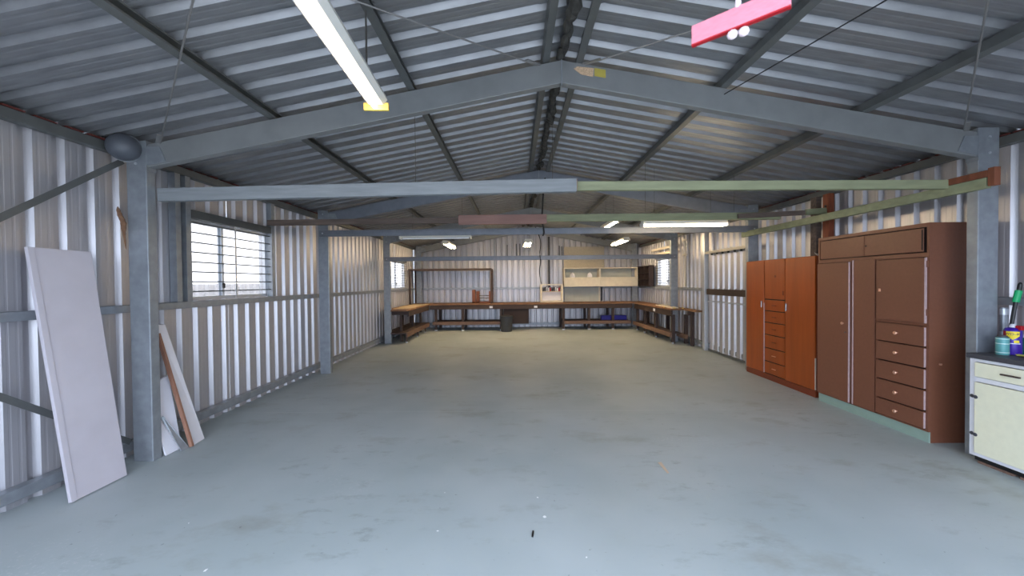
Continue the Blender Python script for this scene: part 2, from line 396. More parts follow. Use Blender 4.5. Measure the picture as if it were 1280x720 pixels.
# steel tie channels across portals two and three, grey and green timbers across the first
def channel(y, z0, z1, lab):
    t = thing('tie_channel', (XA, y, z0), lab, 'steel channel', 'steel tie channels')
    h = z1 - z0
    pr = [(0, 0), (.05, 0), (.05, .012), (.046, .012), (.046, .004), (.004, .004), (.004, h - .004), (.046, h - .004), (.046, h - .012), (.05, h - .012), (.05, h), (0, h)]
    MB().prism([(XL - .12, y + a, z0 + b) for a, b in pr], (XR - XL + .24, 0, 0)).build('web', 'bluesteel', t)
    for zz in (.02, h - .02): box('web_rib', 'bluesteel', t, XL - .12, XR + .12, y - .004, y, z0 + zz - .012, z0 + zz + .012, .003)
    for x in (XL - .07, XR + .07):
        MB().lathe([(.012, 0), (.012, .008)], (x, y, z0 + h / 2), 6, (0, -1, 0)).build('bolt', 'alu', t)
channel(PORT[2] - .051, 2.285, 2.385, 'blue-grey steel channel spanning beside the unlit batten light')
channel(PORT[3] - .051, 2.045, 2.150, 'lower grey steel channel spanning in front of the far workbench')
o = MB().beam((XL + .004, 3.215, 2.290), (.535, 3.225, 2.335), .06, .112).build('timber_beam', 'greytimber', None, .004)
MB().beam((.5352, 3.225, 2.335), (.5382, 3.225, 2.335), .056, .106).build('end_grain', 'tan', o)
tag(o, 'pale grey painted timber beam spanning left half under the stickered frame', 'timber beam')
o = MB().beam((.42, 3.290, 2.345), (XR - .004, 3.29, 2.318), .05, .078).build('timber_beam', 'greentimber', None, .003)
tag(o, 'pale green painted timber spanning right half under the stickered frame', 'timber beam')
# rail of joined timbers across the second bay
Y5 = 4.98
tag(MB().beam((-3.34, Y5, 2.335), (-.35, Y5, 2.34), .05, .075).build('timber_rail', 'browntimber', None, .004), 'weathered brown timber rail fixed to left wall past the barred window', 'timber rail')
tag(MB().beam((-.75, Y5 - .055, 2.335), (.42, Y5 - .055, 2.335), .05, .125).build('timber_rail', 'pinktimber', None, .004), 'thick pinkish brown timber piece in the middle of the cross rail', 'timber rail')
tag(MB().beam((.38, Y5 + .02, 2.36), (3.55, Y5 + .02, 2.355), .05, .095).build('timber_rail', 'greentimber', None, .003), 'pale green timber rail above the sideways batten light', 'timber rail')
tag(MB().beam((2.95, Y5 - .05, 2.345), (3.77, Y5 - .12, 2.37), .04, .06).build('timber_rail', 'browntimber', None, .004), 'short brown split timber lashed over the green cross rail', 'timber rail')
tag(MB().beam((3.78, Y5 - .125, 2.375), (4.04, Y5 - .125, 2.39), .04, .075).build('timber_rail', 'greentimber', None, .003), 'short pale green timber offcut with two bolt holes by the wall post', 'timber rail')
for y, h, lab in ((4.86, 2.61, 'rust-brown timber post with a bolt hole standing behind chocolate cabinet'), (5.06, 2.61, 'dark brown timber post standing behind orange wardrobe')):
    t = thing('timber_post', (4.06, y, 0), lab, 'post')
    box('shaft', 'post' if y < 5 else 'browntimber', t, 4.045, 4.113, y - .05, y + .05, 0, h, .004)
    if y < 5: MB().lathe([(.014, 0), (.014, .01)], (4.045, y, 2.45), 8, (-1, 0, 0)).build('bolt_head', 'black', t)
tag(MB().beam((3.80, 3.01, 2.262), (3.80, 6.22, 2.255), .045, .085).build('timber_rail', 'greentimber', None, .003), 'long pale green timber running along the columns above the wardrobes', 'timber rail')
t = thing('timber_cleat', (3.80, 3.06, 2.30), 'orange-brown timber cleat capping the near end of the long green rail', 'timber block')
MB().beam((3.80, 3.0, 2.334), (3.80, 3.36, 2.333), .05, .055).build('block', 'redtimber', t, .003)
box('end_block', 'redtimber', t, 3.775, 3.825, 2.955, 2.998, 2.23, 2.375, .003)

# ------------------------------------------------------------------ windows and the side door
def window(name, y0, y1, z0, z1, side, bars, lab):
    X = WL if side < 0 else WR
    xo = lambda d: X + side * d                      # d metres outwards
    t = thing(name, (X, (y0 + y1) / 2, z0), lab, 'window', kind='structure')
    def bx(n, m_, d0, d1, a, b, c, e, bev=.002, par=t):
        p, q = xo(d0), xo(d1); return box(n, m_, par, min(p, q), max(p, q), a, b, c, e, bev)
    for a, b, c, e in ((y0, y0 + .03, z0, z1), (y1 - .03, y1, z0, z1), (y0, y1, z0, z0 + .035), (y0, y1, z1 - .03, z1)):
        bx('frame', 'alu', .0, .085, a, b, c, e)
    ym = (y0 + y1) / 2 - .12
    s1 = bx('sash', 'alu', .052, .068, ym - .012, ym + .028, z0 + .035, z1 - .03)
    bx('sash', 'alu', .03, .048, ym + .01, ym + .04, z0 + .035, z1 - .03)
    bx('latch', 'black', .012, .03, ym + .005, ym + .035, z0 + .12, z0 + .18)
    for a, b, d in ((y0 + .03, ym, .06), (ym + .04, y1 - .03, .04)):
        bx('pane', 'glass', d - .002, d + .002, a, b, z0 + .035, z1 - .03, 0)
    n = bars
    for i in range(n):
        z = z0 + .09 + (z1 - z0 - .13) * i / (n - 1)
        MB().tube([(xo(-.045), y0 - .01, z), (xo(-.045), y1 + .01, z)], .0075, 6).build('bar', 'purlin', t)
    for q in (.5,) if bars < 9 else (.33, .66):
        yb = y0 + (y1 - y0) * q
        bx('bar_strap', 'alu', -.056, -.050, yb - .012, yb + .012, z0, z1)
window('window_1', *WIN1, -1, 8, 'barred sliding window with eight bars above the leaning white boards')
window('window_2', *WIN2, -1, 10, 'barred window above the pale plywood strewn bench')
window('window_3', *WIN3, 1, 10, 'barred window beside the dark pigeonhole rack')
t = thing('door_1', (4.13, 7.2, 0), 'ribbed steel side door with a brown timber rail beyond orange wardrobe', 'door', kind='structure')
sheet('door_sheet', 'wall', t, 6.4, 7.88, lambda s, d, q: (4.10 + d, s, q), lambda s: .05, lambda s: 2.02)
box('door_rail', 'bench', t, 4.055, 4.095, 6.4, 7.88, 1.20, 1.32, .003)
box('lock_bar', 'alu', t, 4.07, 4.095, 6.4, 7.88, 1.05, 1.075, .002)
box('bottom_rail', 'purlin', t, 4.08, 4.11, 6.4, 7.88, .02, .05)
box('head_track', 'creamwood', t, 4.04, 4.112, 6.3, 8.0, 2.06, 2.11, .003)
box('jamb', 'alu', t, 4.03, 4.112, 7.92, 8.02, 0, 2.55, .003)
for k in range(7):
    box('roller', 'black', t, 4.06, 4.09, 6.5 + k * .2, 6.53 + k * .2, 2.025, 2.058)
for k, (x, lab) in enumerate(((-5.2, 'white ribbed boundary fence outside the left windows'), (6.6, 'white ribbed boundary fence outside the right wall'))):
    t = thing('boundary_fence', (x, 6, -.12), lab, 'fence')
    for j in range(9):
        sheet('fence_panel', 'fence', t, -2 + j * 2.4, -2 + (j + 1) * 2.4, lambda s, d, q, x=x: (x + d, s, q), lambda s: -.12, lambda s: 1.52)
        box('fence_post', 'fence', t, x - .05, x + .05, -2.03 + j * 2.4, -1.97 + j * 2.4, -.12, 1.55)

# ------------------------------------------------------------------ brown kitchen pantry cabinet
FX = 3.74
t = thing('pantry_cabinet', (3.9, 4.0, 0), 'tall chocolate brown painted cabinet with five copper-knobbed drawers and green plinth', 'cabinet')
y0, y1, zt = 3.375, 4.60, 2.005
for a, b, c, e, f_, g in ((FX + .02, 4.108, y0, y0 + .02, .0, zt), (FX + .02, 4.108, y1 - .02, y1, 0, zt), (FX + .02, 4.108, y0 + .02, y1 - .02, zt - .02, zt),
                          (4.09, 4.108, y0 + .02, y1 - .02, .0, zt - .02)):
    box('carcass_panel', 'brown', t, a, b, c, e, f_, g, .002)
box('plinth', 'green', t, FX + .008, FX + .03, y0 + .001, y1 - .001, 0, .098, .002)
ff = MB()
for a, b, c, e in ((y0, y0 + .022, .1, zt), (y1 - .02, y1, .1, zt), (y0 + .022, y1 - .02, zt - .035, zt), (y0 + .022, y1 - .02, 1.695, 1.735),
                   (3.852, 3.872, .1, 1.695), (4.115, 4.165, .1, 1.695), (y0 + .022, 3.852, 1.062, 1.088), (y0 + .022, y1 - .02, .1, .112)):
    ff.box(FX, FX + .02, a, b, c, e)
ff.build('face_frame', 'brown', t)
box('back_shadow_board', 'browndark', t, FX + .03, FX + .036, y0 + .021, y1 - .021, .1, zt - .021)  # dark sheet standing in for shade seen through the front gaps
def front(name, par, a, b, c, e, m_='brown', d=.018, bev=.003, X=FX): return box(name, m_, par, X - d, X, a, b, c, e, bev)
d = front('door', t, 4.168, 4.592, .115, 1.69)
box('edge_strip', 'pinkedge', d, FX - .0195, FX - .004, 4.160, 4.168, .115, 1.69)
MB().lathe([(.006, 0), (.006, .012), (.014, .018), (.014, .026), (.005, .03)], (FX - .018, 4.225, 1.0), 12, (-1, 0, 0)).build('knob', 'copper', d)
MB().lathe([(.007, 0), (.007, .01), (.002, .011)], (FX - .018, 4.20, .90), 10, (-1, 0, 0)).build('lock', 'chrome', d)
d = front('door', t, 3.872, 4.112, .115, 1.705, d=.012)
box('edge_strip', 'pinkedge', d, FX - .016, FX, 4.112, 4.124, .115, 1.705)
d = front('door', t, 3.40, 3.85, 1.09, 1.69)
box('edge_strip', 'pinkedge', d, FX - .019, FX - .003, 3.391, 3.40, 1.09, 1.69)
box('latch', 'copper', d, FX - .026, FX - .018, 3.80, 3.82, 1.37, 1.40, .002)
for z in (1.16, 1.60): box('hinge', 'brown', d, FX - .012, FX, 3.380, 3.392, z, z + .06, .002)
zs = [(.875, 1.055), (.682, .862), (.487, .667), (.290, .472), (.122, .275)]
for a, b in zs:
    d = front('drawer', t, 3.40, 3.85, a, b)
    box('edge_strip', 'pinkedge', d, FX - .018, FX - .003, 3.395, 3.40, a + .005, b - .005)
    box('top_lip', 'brown', d, FX - .026, FX, 3.40, 3.85, b - .004, b + .004, .002)
    MB().lathe([(.007, 0), (.006, .014), (.016, .020), (.018, .026), (.014, .032), (.003, .035)], (FX - .018, 3.635, (a + b) / 2 + .005), 14, (-1, 0, 0)).build('knob', 'copper', d)
d = front('sliding_door', t, 4.005, 4.565, 1.745, 1.96, d=.001, bev=0)
d = front('sliding_door', t, 3.42, 4.0, 1.745, 1.96, d=.006)
box('panel_edge', 'brown', d, FX - .010, FX - .005, 3.994, 4.002, 1.745, 1.96)
box('finger_slot', 'browndark', d, FX - .0075, FX - .005, 3.425, 3.437, 1.76, 1.945)
MB().lathe([(.009, 0), (.009, .004)], (FX - .006, 3.975, 1.85), 10, (-1, 0, 0)).build('finger_hole', 'browndark', d)
MB().lathe([(.010, 0), (.010, .012), (.003, .014)], (3.84, y0, .72), 10, (0, -1, 0)).build('side_bolt', 'copper', t)

# orange wardrobe
FX2 = 3.78
t = thing('wardrobe', (3.94, 5.4, 0), 'glossy orange varnished wooden wardrobe with six small middle drawers', 'wardrobe')
y0, y1, zt = 4.69, 6.09, 1.80
for a, b, c, e, f_, g in ((FX2 + .018, 4.04, y0, y0 + .018, 0, zt), (FX2 + .018, 4.04, y1 - .018, y1, 0, zt), (FX2 + .018, 4.04, y0 + .018, y1 - .018, zt - .02, zt), (4.025, 4.04, y0 + .018, y1 - .018, 0, zt - .02)):
    box('carcass_panel', 'orangedark', t, a, b, c, e, f_, g, .002)
box('plinth', 'orangedark', t, FX2 + .004, FX2 + .03, y0 + .001, y1 - .001, 0, .082, .002)
box('inner_shadow_board', 'browndark', t, FX2 + .018, FX2 + .026, y0 + .02, y1 - .02, .083, zt - .021)  # dark sheet gives the gaps between the fronts their shade by colour
d = front('door', t, 5.665, 6.085, .09, 1.795, 'orange', X=FX2 + .018)
box('edge_strip', 'pinkedge', d, FX2 - .001, FX2 + .012, 5.660, 5.665, .09, 1.15)
MB().beam((FX2 - .012, 5.70, 1.08), (FX2 - .012, 5.70, 1.18), .012, .014).build('handle', 'chrome', d, .003)
d = front('door', t, 4.70, 5.215, .09, 1.795, 'orange', X=FX2 + .018)
box('edge_strip', 'creamwood', d, FX2 - .001, FX2 + .012, 4.693, 4.70, .1, .5)
MB().beam((FX2 - .012, 5.185, 1.06), (FX2 - .012, 5.185, 1.17), .012, .014).build('handle', 'chrome', d, .003)
d = front('door', t, 5.232, 5.648, 1.215, 1.795, 'orange', X=FX2 + .018, d=.014)
MB().lathe([(.018, 0), (.018, .004), (.006, .005)], (FX2 + .004, 5.42, 1.55), 12, (-1, 0, 0)).build('escutcheon', 'orangedark', d)
box('latch', 'orangedark', d, FX2 - .002, FX2 + .004, 5.25, 5.27, 1.28, 1.34)
zb = [1.205, 1.035, .86, .675, .475, .275, .09]
for b, a in zip(zb, zb[1:]):
    d = front('drawer', t, 5.232, 5.648, a + .008, b - .006, 'orange', X=FX2 + .018, d=.014)
    MB().beam((FX2 - .004, 5.40, (a + b) / 2), (FX2 - .004, 5.48, (a + b) / 2), .012, .01).build('handle', 'copper' if b < .5 else 'orangedark', d, .002)
t = MB().prism([(3.85, 4.75, 1.802), (3.97, 4.72, 1.802), (3.98, 4.82, 1.802), (3.90, 4.86, 1.84)], (0, 0, .012)).build('paper_scrap', 'whiteboard', None)
tag(t, 'crumpled white scrap lying on top of orange wardrobe', 'paper')

# ------------------------------------------------------------------ cream kitchen base cabinet and what stands on it
FX3 = 3.715
t = thing('kitchen_cabinet', (3.9, 2.6, 0), 'low cream kitchen cabinet with charcoal benchtop beside brown pantry', 'cabinet')
y0, y1 = 2.02, 3.05
ff = MB()
for a, b, c, e in ((y1 - .035, y1, .06, .85), (y0, y0 + .035, .06, .85), (2.52, 2.56, .06, .85), (y0 + .035, y1 - .035, .825, .85), (y0 + .035, y1 - .035, .665, .70), (y0 + .035, y1 - .035, .06, .085)):
    ff.box(FX3, FX3 + .02, a, b, c, e)
ff.build('face_frame', 'white', t)
for a, b, c, e in ((FX3 + .02, 4.10, y1 - .018, y1), (FX3 + .02, 4.10, y0, y0 + .018), (4.085, 4.10, y0 + .018, y1 - .018)): box('carcass_panel', 'white', t, a, b, c, e, .06, .85)
box('floor_panel', 'white', t, FX3 + .021, 4.084, y0 + .019, y1 - .019, .062, .08)
box('plinth', 'black', t, FX3 + .03, 4.08, y0 + .01, y1 - .012, .018, .06)
for k in range(4): box('packer', 'brick', t, FX3 + .02, FX3 + .09, y0 + .03 + k * .25, y0 + .24 + k * .25, 0, .018)
box('benchtop', 'laminate', t, FX3 - .022, 4.112, y0 - .02, y1 + .012, .85, .888, .004)
for a, b in ((2.565, 3.01), (2.06, 2.515)):
    d = front('drawer', t, a, b, .705, .82, 'cream', d=.014, X=FX3)
    MB().beam((FX3 - .024, (a + b) / 2 - .055, .762), (FX3 - .024, (a + b) / 2 + .055, .762), .016, .012).build('handle', 'bench', d, .003)
    d = front('door', t, a, b, .088, .66, 'cream', d=.014, X=FX3)
    yh = a + .04 if a > 2.5 else b - .04
    MB().beam((FX3 - .03, yh, .43), (FX3 - .03, yh, .53), .014, .014).build('handle', 'bench', d, .003)
    for zz in (.435, .525): MB().beam((FX3 - .035, yh, zz), (FX3 - .013, yh, zz), .01, .01).build('handle_stem', 'chrome', d)
    ye = b + .008 if a > 2.5 else a - .008
    for zz in (.235, .54):
        for q in (-.017, .017):
            MB().lathe([(.015, 0), (.013, .004), (.005, .006)], (FX3 - .0005 - (.014 if (q < 0) == (a > 2.5) else 0), ye + q, zz), 10, (-1, 0, 0)).build('hinge_leaf', 'laminate', d)
ZB = .888
cx, cy = 3.87, 2.97
t = thing('paint_tin', (cx, cy, ZB), 'teal tin with pale bands on charcoal benchtop', 'tin')
MB().lathe([(.035, 0), (.036, .004), (.036, .132), (.033, .138)], (cx, cy, ZB), 20).build('body', 'teal', t)
MB().lathe([(.0335, 0), (.0335, .006), (.026, .006), (.026, .014)], (cx, cy, ZB + .138), 20).build('lid', 'laminate', t)
for z in (.016, .086, .124): MB().lathe([(.0364, 0), (.0364, .006)], (cx, cy, ZB + z), 20).build('label_band', 'tealpale', t)
cx, cy = 3.965, 2.98
t = thing('spray_can', (cx, cy, ZB), 'purple spray can with yellow shield print and red cap pieces', 'spray can')
MB().lathe([(.046, 0), (.047, .004), (.047, .190), (.038, .208), (.022, .215)], (cx, cy, ZB), 24).build('body', 'purple', t)
MB().lathe([(.021, 0), (.018, .016), (.011, .026)], (cx, cy, ZB + .215), 16).build('nozzle', 'whiteboard', t)
box('trigger', 'red', t, cx - .012, cx + .012, cy - .058, cy - .022, ZB + .196, ZB + .232, .003)
def wrap(cx, cy, r, a0, a1, z0, z1, n=10, notch=0):
    mb = MB(); row = []
    for i in range(n + 1):
        a = a0 + (a1 - a0) * i / n; q = abs(2 * i / n - 1)
        zl = z0 + notch * q
        row += [Vector((cx + r * math.cos(a), cy + r * math.sin(a), zl)), Vector((cx + r * math.cos(a), cy + r * math.sin(a), z1))]
    mb.v = row; mb.f = [(2 * i, 2 * i + 2, 2 * i + 3, 2 * i + 1) for i in range(n)]
    return mb
A0 = math.atan2(-cy, -cx); LETTER_DIR = -1
wrap(cx, cy, .0474, A0 - .75, A0 + .75, ZB + .118, ZB + .185, 12, .032).build('shield_print', 'yellow', t)
wrap(cx, cy, .0473, A0 - 1.5, A0 - .78, ZB + .150, ZB + .185).build('red_band', 'red', t)
wrap(cx, cy, .0473, A0 - .9, A0 + .9, ZB + .086, ZB + .092).build('white_line', 'whiteboard', t)
wrap(cx, cy, .0474, A0 + .1, A0 + .7, ZB + .095, ZB + .115).build('yellow_patch', 'yellow', t)
# lettering on the shield
fc = bpy.data.curves.new('lettering', 'FONT'); fc.body = 'WD-40'; fc.size = .027; fc.align_x = 'CENTER'
fo = bpy.data.objects.new('lettering_source', fc); C.objects.link(fo)
bpy.context.view_layer.update()
me = bpy.data.meshes.new_from_object(fo.evaluated_get(bpy.context.evaluated_depsgraph_get())); bpy.data.objects.remove(fo); bpy.data.curves.remove(fc)
for v in me.vertices:
    a = A0 - v.co.x / .0478 * LETTER_DIR; v.co = Vector((cx + .0480 * math.cos(a), cy + .0480 * math.sin(a), ZB + .155 + v.co.y)) - Vector((cx, cy, ZB))
me.materials.append(M['navy']); lo = bpy.data.objects.new('lettering', me); C.objects.link(lo); lo.parent = t
t = thing('cleaning_brush', (4.0, 3.045, ZB), 'black long-handled brush with bright green grip standing on benchtop', 'brush')
MB().tube([(4.0, 3.047, ZB), (4.03, 3.037, 1.125), (4.053, 3.031, 1.31)], [.013, .013, .012], 10).build('shaft', 'black', t)
MB().tube([(4.052, 3.031, 1.30), (4.068, 3.025, 1.395)], [.020, .021], 12).build('grip', 'gripgreen', t)
MB().tube([(4.067, 3.025, 1.39), (4.074, 3.022, 1.445), (4.076, 3.021, 1.46)], [.013, .013, .006], 10).build('tip', 'black', t)
t = thing('plastic_bottle', (4.062, 2.982, ZB), 'dark green plastic bottle on benchtop beside purple can', 'bottle')
MB().lathe([(.034, 0), (.035, .004), (.035, .08), (.018, .125), (.012, .132)], (4.062, 2.980, ZB), 18).build('body', 'darkgreen', t)
MB().lathe([(.013, 0), (.013, .02)], (4.062, 2.980, ZB + .132), 14).build('cap', 'whiteboard', t)
mb = MB(); g = 10
for i in range(g + 1):
    for j in range(g + 1):
        u_, v_ = i / g, j / g
        mb.v.append(Vector((3.83 + .07 * u_ + .06 * v_, 2.80 + .11 * v_ + .02 * math.sin(u_ * 3), ZB + .004 + .012 * abs(math.sin(u_ * 5 + v_ * 4)) * (1 - .5 * u_))))
mb.f = [(i * (g + 1) + j, (i + 1) * (g + 1) + j, (i + 1) * (g + 1) + j + 1, i * (g + 1) + j + 1) for i in range(g) for j in range(g)]
mb.smooth = True
tag(mb.build('cleaning_cloth', 'cloth', None), 'crumpled yellow cloth in front of the tins on benchtop', 'cloth')
t = thing('steel_pipe', (4.08, 3.125, 0), 'galvanised pipe with collars standing at right wall behind the tins', 'pipe')
MB().tube([(4.08, 3.125, 0), (4.08, 3.125, 1.25)], .024, 14).build('pipe', 'steel', t)
for z in (1.0, 1.19): MB().lathe([(.028, 0), (.028, .05)], (4.08, 3.125, z), 14).build('collar', 'alu', t)

# ------------------------------------------------------------------ boards leaning on the left
def lean(name, m_, b0, b1, t0, t1, th, lab, cat):
    b0, b1, t0, t1 = map(Vector, (b0, b1, t0, t1)); n = (b1 - b0).cross(t0 - b0).normalized()
    if n.x < 0: n = -n
    return b0, b1, t0, t1, n
b0, b1, t0, t1, n = lean('', '', (-3.08, 2.496, .008), (-3.08, 2.864, .008), (-3.27, 2.446, 1.77), (-3.27, 2.822, 1.765), .018, '', '')
t = thing('leaning_board', (-3.1, 2.68, 0), 'tall pale lilac-grey board with folded edge leaning against left wall', 'board')
MB().prism([b0 - n * .02, b1 - n * .02, t1 - n * .02, t0 - n * .02], n * .02).build('panel', 'board', t, .002)
e = (b1 - b0).normalized()
MB().prism([b0, b0 + e * .036, t0 + e * .036, t0], n * .004).build('edge_fold', 'board', t, .0015)
tag(MB().prism([(-3.02, 3.375, .004), (-3.05, 3.555, .004), (-3.32, 3.46, 1.13), (-3.32, 3.375, 1.135)], (-.016, 0, .004)).build('white_plank', 'whiteboard', None, .002), 'narrow white plank leaning beside the brown batten behind column', 'board')
t = thing('white_offcut', (-3.1, 3.25, 0), 'broad white melamine offcut leaning behind galvanised column', 'board')
MB().prism([(-3.085, 3.195, .004), (-3.085, 3.350, .004), (-3.26, 3.42, .66), (-3.26, 3.20, .60)], (-.016, 0, .004)).build('panel', 'whiteboard', t, .002)
tag(MB().prism([(-3.025, 3.350, .003), (-3.035, 3.285, .003), (-3.150, 3.215, .33), (-3.140, 3.225, .345)], (.004, .002, .003)).build('metal_offcut', 'steel', None), 'pointed grey sheet metal offcut lying against the white melamine', 'metal sheet')
tag(MB().beam((-3.005, 3.362, .012), (-3.285, 3.352, 1.06), .022, .03).build('brown_batten', 'tan', None, .002), 'slim brown timber batten leaning between two white boards', 'batten')

# dome fitting and dry scrap by the near left column
t = thing('dome_light', (-3.21, 2.98, 2.62), 'dark grey domed flood light fixed at column top', 'light fitting')
ax = Vector((.42, -.8, -.15)).normalized(); c = Vector((-3.225, 3.035, 2.645))
prof = [(.108, -.02)] + [(.108 * math.cos(a), .10 * math.sin(a)) for a in [k * math.pi / 18 for k in range(0, 9)]]
MB().lathe([(.09, -.035), (.108, -.03)] + prof[1:], c, 28, ax).build('dome', 'domegrey', t)
MB().lathe([(.111, -.036), (.114, -.030), (.111, -.024)], c, 28, ax).build('rim', 'steel', t)
box('bracket', 'purlin', t, -3.265, -3.215, 3.055, 3.098, 2.63, 2.68)
mb = MB()
for k in range(3):
    o_ = .012 * (k - 1)
    mb.tube(smooth_path([(-3.285 + o_, 3.045 - .006 * k, 2.16 - .03 * k), (-3.275 + o_, 3.05, 2.09 - .02 * k), (-3.268 - o_, 3.055 + .005 * k, 2.02), (-3.275, 3.07, 1.93), (-3.283, 3.09, 1.81 + .02 * k)], 4),
            [.003, .008, .014, .013, .017, .015, .018, .014, .016, .012, .013, .010, .010, .007, .006, .004, .002], 7)
tag(mb.build('dry_scrap', 'scrap', None), 'shrivelled brown scrap hanging beside the galvanised column', 'scrap')

# stickers on the near apex
yf = PORT[1] + .004
sl = lambda x: -SLOPE * (x - XA)
def sticker(name, m_, x0, x1, z0, z1, lab, pts=None):
    ring = pts or [(x0, z0 + sl(x0)), (x1, z0 + sl(x1)), (x1, z1 + sl(x1)), (x0, z1 + sl(x0))]
    tag(MB().prism([(x, yf - .0005, z) for x, z in ring], (0, -.0015, 0)).build(name, m_, None), lab, 'sticker')
sticker('tape_patch', 'sticker1', 0, 0, 0, 0, 'torn speckled tape patch stuck on rafter near its apex', [(.50, 3.27), (.53, 3.288), (.667, 3.272), (.66, 3.20), (.56, 3.222)])
sticker('yellow_sticker', 'sticker2', .672, .765, 3.258, 3.325, 'square yellow sticker on rafter near its apex')

# ------------------------------------------------------------------ ridge stuffing, cables and wires
mb = MB(); y = .3; random.seed(3)
while y < 12.1:
    r = random.uniform(.022, .05); c = Vector((XA + .01 + random.uniform(-.02, .02), y, 3.375 + random.uniform(-.025, .01)))
    rings = []
    for i in range(5):
        ph = math.pi * i / 4
        rings.append([c + Vector((r * math.sin(ph) * math.cos(q) * random.uniform(.7, 1.3), -.09 * math.cos(ph), r * math.sin(ph) * math.sin(q) * random.uniform(.7, 1.5))) for q in [k * math.pi / 3 for k in range(6)]])
    o_ = len(mb.v)
    for rg in rings: mb.v += rg
    for i in range(4):
        for k in range(6): mb.f.append([o_ + i * 6 + k, o_ + i * 6 + (k + 1) % 6, o_ + (i + 1) * 6 + (k + 1) % 6, o_ + (i + 1) * 6 + k])
    y += random.uniform(.06, .11)
tag(mb.build('ridge_stuffing', 'foam', None), 'dark ragged stuffing packed along the roof ridge', 'foam', kind='stuff')
def wire(name, pts, r, lab, m_='wire', cat='wire', group=None):
    return tag(MB().tube(smooth_path(pts) if len(pts) > 2 else pts, r, 6).build(name, m_, None), lab, cat, group)
wire('power_cable', [(.50, 6.08, 3.20), (.47, 6.03, 3.0), (.45, 6.02, 2.72), (.44, 6.03, 2.50), (.46, 6.03, 2.40), (.47, 6.03, 2.30), (.45, 6.03, 2.25)], .013, 'thick black power cable dropping past the steel channel to ridge', 'cable', 'cable')
wire('power_cable', [(.50, 9.05, 2.85), (.62, 9.04, 2.5), (.60, 9.05, 2.2), (.62, 9.06, 2.0), (.66, 10.2, 1.8), (.80, 11.9, 1.60), (.84, 12.1, 1.45)], .011, 'black power cable hanging over lower channel towards small cream shelf', 'cable', 'cable')
wire('hanging_wire', [(2.05, 2.02, 3.02), (1.72, 3.06, 3.02)], .004, 'dark slack wire tied to right purlin above the stickered rafter', 'cable', 'wire')
for k, (x, y, z1, lab) in enumerate(((.44, 4.3, 2.56, 'thin drop wire hanging from ridge beside thick cable'), (1.72, 4.9, 2.41, 'thin drop wire holding green cross rail from purlin'), (2.88, 4.9, 2.41, 'thin drop wire holding green cross rail by right purlin'), (-.86, 3.22, 2.37, 'brown drop wire tied round the pale grey beam'))):
    wire('drop_wire', [(x, y, roofz(x) - .08), (x, y, z1)], .0025, lab, 'wire', 'wire', 'drop wires')

# ------------------------------------------------------------------ fluorescent lights
def batten(loc, ang, lit, lab, es, length=1.22, width=.10, tubes=1, chain=None, flip=0, hang=()):
    t = thing('batten_light', loc, lab, 'light', 'fluorescent batten lights')
    c = Vector(loc); d = Vector((math.cos(ang), math.sin(ang), 0)); s = Vector((-d.y, d.x, 0)); h = length / 2
    ring = [(-width / 2, .02), (-width * .32, -.012), (width * .32, -.012), (width / 2, .02), (width * .42, .055), (-width * .42, .055)]
    MB().prism([c - d * h + s * a + Vector((0, 0, b)) for a, b in ring], d * length).build('body', 'lampwhite', t, .002)
    offs = [0] if tubes == 1 else [-width * .27, width * .27]
    for q in offs:
        MB().tube([c - d * (h - .03) + s * q + Vector((0, 0, -.033)), c + d * (h - .03) + s * q + Vector((0, 0, -.033))], .016, 12).build('tube', 'tube%d' % es if lit else 'tubeoff', t)
    for e in (-1, 1):
        p = c + d * e * (h + .004)
        MB().beam(p - s * (width * .55) + Vector((0, 0, -.022)), p + s * (width * .55) + Vector((0, 0, -.022)), .02, .05).build('lampholder', 'yellowcap' if lit and es == 0 else 'lampwhite', t, .003)
    for x, y in hang:
        zt = roofz(x) - .074 if min(abs(x - q) for q in (.26, -.87, -2.05, .56, 1.75, 2.91)) < .04 else roofz(x) - .012
        MB().tube([(x, y, c.z + .053), (x, y, zt)], .006 if es == 0 and lit else .0025, 6).build('suspension_chain', 'wire', t)
    return t
a = math.atan2(.89, -.045)
t = batten((-.885, 1.85, 2.70), a, True, 'lit batten light with yellowed lampholder hanging from chain before the stickered frame', 0, 1.24, .15, 1, hang=((-.87, 2.20),))
for k, q in enumerate((-.1, .12, .32)):
    pass
batten((2.42, 5.33, 2.325), .01, True, 'lit batten light hung sideways under the green cross rail', 1, 1.2, .11, 1, hang=((2.0, 5.33), (2.8, 5.33)))
batten((-1.36, 6.32, 2.30), 0, False, 'unlit white batten light just behind the blue-grey channel', 0, 1.2, .10, 1, hang=((-1.75, 6.32), (-.9, 6.32)))
batten((1.86, 7.3, 2.62), P2, True, 'lit batten light close under roof behind the blue-grey channel', 1, 1.2, .11, 1, hang=((1.86, 7.0), (1.86, 7.6)))
batten((-1.80, 10.1, 2.54), P2, True, 'lit batten light hanging over the left side bench', 2, 1.2, .16, 2, hang=((-1.8, 9.8), (-1.8, 10.4)))
batten((.35, 10.3, 2.58), P2, True, 'lit batten light hanging over the dark rubbish bin', 2, 1.2, .22, 2, hang=((.35, 10.0), (.35, 10.6)))
batten((2.85, 10.1, 2.58), P2, True, 'lit batten light hanging before cream wall cabinet', 2, 1.2, .16, 2, hang=((2.85, 9.8), (2.85, 10.4)))

